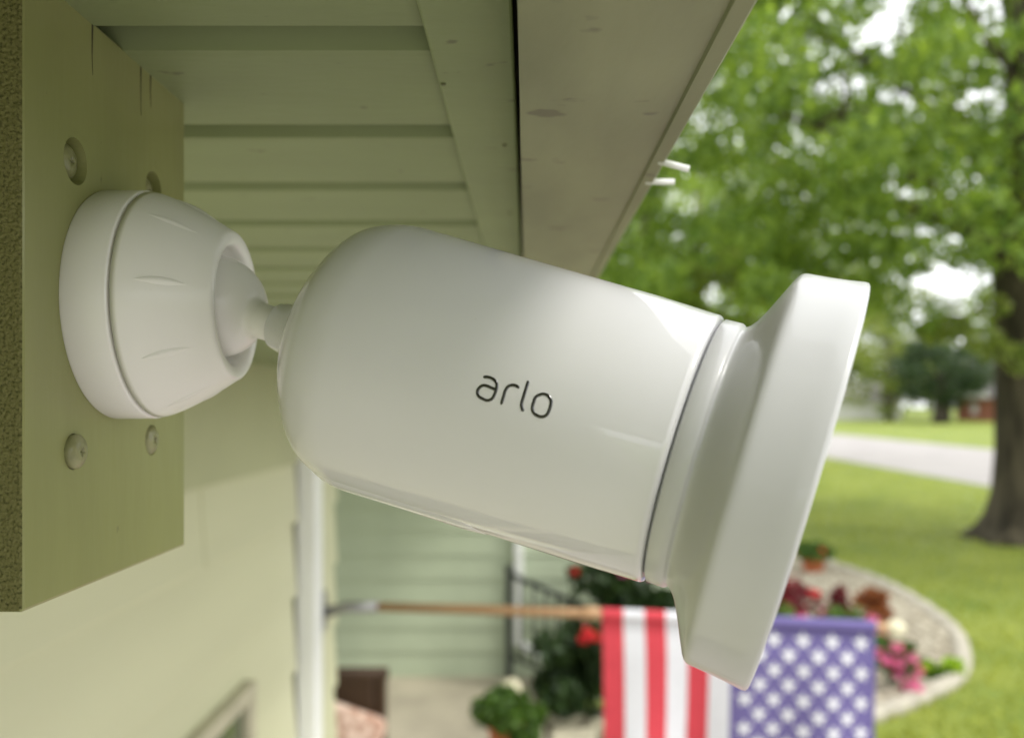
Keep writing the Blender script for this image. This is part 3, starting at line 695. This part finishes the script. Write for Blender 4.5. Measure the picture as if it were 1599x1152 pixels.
# crown: clumps of leaves along and below the limbs, hollow pockets left open
hol = [((-1.05, 0, 4.4), (.7, 6, 1.25)), ((-1.9, -1, 7.6), (.9, 5, .62)), ((-4.9, -1, 7.3), (.55, 5, .6)), ((-4.7, 0, 4.35), (.7, 5, .42)), ((-.3, 0, 2.6), (1.2, 8, .6))]
cl, cr = [], []
tries = 0
while len(cl) < 600 and tries < 20000:
    tries += 1
    x, y, z = rng.uniform(-8.6, 5.5), rng.uniform(-6.2, 5.2), rng.uniform(3.6, 12)
    e = ((x + 1) / 8) ** 2 + (y / 6.0) ** 2 + ((z - 6.2) / 5.8) ** 2
    if e > 1: continue
    low = 3.9 + .10 * abs(x + 4) - .0 * y
    if z < low + rng.uniform(-.5, .5): continue
    bad = False
    for c, h in hol:
        if sum(((p - q) / s_) ** 2 for p, q, s_ in zip((x, y, z), c, h)) < 1: bad = True
    if bad: continue
    cl.append((x, y, z)); cr.append(rng.uniform(.32, .75))
leaves('crown', cloud(cl, cr, 125), .135, 'leaf_a', tree, .5, asp=.8)
# lower hanging sprays
cl2 = [(-1.6 + rng.uniform(-.5, .4), -1.5 + rng.uniform(-1, 1), 3.35 + rng.uniform(-.45, .6)) for _ in range(9)] + [(-5.6 + rng.uniform(-1.6, 2.6), rng.uniform(-2, 2), 4.1 + rng.uniform(-.4, .5)) for _ in range(16)]
leaves('hanging_spray', cloud(cl2, [.3] * len(cl2), 90), .12, 'leaf_b', tree, .7, asp=.8)

def simple_tree(name, X, Y, hgt, cr_, r_, m, label, nl=3000, ls=.35, base=.25, group=None, bark='bark_far', sq=.75):
    t = empty(name, (X, Y, 0)); tag(t, label, 'tree', group)
    g_ = [tube_geo([(0, 0, -.05), (.05, 0, hgt * .12), (0, .05, hgt * .5), (0, 0, hgt * .85)], [r_ * 1.35, r_, r_ * .7, r_ * .2], 12)]
    for k in range(6):
        a = k * 1.05 + random.uniform(-.3, .3); z0 = hgt * random.uniform(base + .05, .6); g_.append(limb((0, 0, z0), (cr_ * .7 * math.cos(a), cr_ * .7 * math.sin(a), z0 + hgt * .18), r_ * .35, .02, .2, 5))
    v_, f_ = merge(g_); make('trunk', v_, f_, bark, t, True)
    c_, q_ = [], []
    while len(c_) < 60:
        p = rng.uniform(-1, 1, 3)
        if (p ** 2).sum() > 1 or (p ** 2).sum() < .15: continue
        c_.append((p[0] * cr_, p[1] * cr_, hgt * (base + (1 - base) * .5) + p[2] * hgt * (1 - base) * .5)); q_.append(cr_ * rng.uniform(.16, .34))
    leaves('crown', cloud(c_, q_, nl / 60), ls, m, t)
    return t
p = ground_at(1467, 661); simple_tree('lawn_tree', p.x, p.y, 9.5, 6.0, .75, 'leaf_dark', 'small round dark green tree standing alone on the far lawn', 5000, .5, .22)
simple_tree('street_tree', 48.5, 120, 19, 7.5, .5, 'leaf_b', 'pale green bushy tree behind the dark round lawn tree', 5500, .6, .05)
simple_tree('street_tree', 59, 126, 17, 7.5, .5, 'leaf_far', 'hazy tree between the dark round tree and the brick house', 5000, .6, .05)
p = ground_at(1322, 652); simple_tree('street_tree', p.x, p.y, 24, 9, 1.0, 'leaf_far', 'tall tree with dark trunk showing just past the camera hood', 4500, .7, .4)
simple_tree('street_tree', 66, 118, 20, 8, .7, 'leaf_far', 'tall tree beside the far brick house', 5000, .6, .3)
simple_tree('yard_tree', 2.9, 21, 13.5, 5.2, .32, 'leaf_a', 'leafy tree close behind the camera body, beside the eave edge', 9000, .15, .28)
simple_tree('yard_tree', 6.5, 34, 13, 6.0, .4, 'leaf_a', 'leafy tree behind the big shade tree, above the camera body', 8000, .24, .3)

simple_tree('yard_tree', 11, 40, 15, 6.5, .4, 'leaf_b', 'pale leafy tree at the street edge behind the camera hood', 8000, .27, .27)
simple_tree('reflection_tree', 7.0, -6.5, 12, 4.4, .35, 'leaf_a', 'unseen tree added behind the lens for reflections and shade on the camera body', 6000, .2, .3)  # out of view; added to cut light from behind and darken body reflections
# wood far beyond the houses
wp = []; wc = []
for k in range(170):
    x = rng.uniform(-120, 190); y = rng.uniform(165, 215); hgt = rng.uniform(7, 15)
    for j in range(4): wp.append((x + rng.uniform(-4, 4), y + rng.uniform(-4, 4), hgt * rng.uniform(.15, 1))); wc.append(rng.uniform(2.2, 4.2))
o = leaves('far_wood', cloud(wp, wc, 50), 1.2, 'leaf_far'); tag(o, 'distant belt of trees along the end of the street', 'wood', kind='stuff')

# ------------------------------------------------------------------ far houses
def far_house(name, X, Y, w_, d_, h_, rh, wallm, label):
    t = empty(name, (X, Y, 0)); tag(t, label, 'house', 'houses across the street')
    box('wall', -w_ / 2, w_ / 2, -d_ / 2, d_ / 2, 0, h_, wallm, t)
    e = .5
    v_ = [(-w_ / 2 - e, -d_ / 2 - e, h_ - .1), (w_ / 2 + e, -d_ / 2 - e, h_ - .1), (w_ / 2 + e, d_ / 2 + e, h_ - .1), (-w_ / 2 - e, d_ / 2 + e, h_ - .1), (-w_ / 2 - e, 0, h_ + rh), (w_ / 2 + e, 0, h_ + rh)]
    rf = make('roof', v_, [(0, 1, 5, 4), (3, 4, 5, 2), (0, 4, 3), (1, 2, 5), (0, 3, 2, 1)], 'hroof', t)
    for k in range(3):
        x = -w_ * .32 + k * w_ * .32
        if k == 1: box('door', x - .5, x + .5, -d_ / 2 - .06, -d_ / 2 - .003, 0.05, 2.15, 'hwhite', t)
        else:
            wn_ = box('window', x - .9, x + .9, -d_ / 2 - .08, -d_ / 2 - .003, .95, 2.3, 'hwhite', t); box('pane', x - .78, x + .78, -d_ / 2 - .1, -d_ / 2 - .082, 1.05, 2.2, 'glass', wn_)
    for s in (-1, 1):
        wn_ = box('window', s * (w_ / 2 + .003) if s > 0 else -w_ / 2 - .08, w_ / 2 + .08 if s > 0 else -w_ / 2 - .003, -.8, .8, .95, 2.3, 'hwhite', t)
    return t
far_house('white_house', 48.5, 136, 13, 9, 3.0, 2.6, 'hwhite', 'low white house with grey roof behind the far street trees')
bh = far_house('brick_house', 72, 122, 22, 10, 3.2, 3.4, 'brick', 'red brick house with white gable beside the thick tree trunk')
make('gable', [(-11.55, -5.2, 3.1), (-11.55, 5.2, 3.1), (-11.55, 0, 6.3), (-11.7, -5.2, 3.1), (-11.7, 5.2, 3.1), (-11.7, 0, 6.3)], [(0, 1, 2), (3, 5, 4), (0, 3, 4, 1), (1, 4, 5, 2), (2, 5, 3, 0)], 'hwhite', bh)
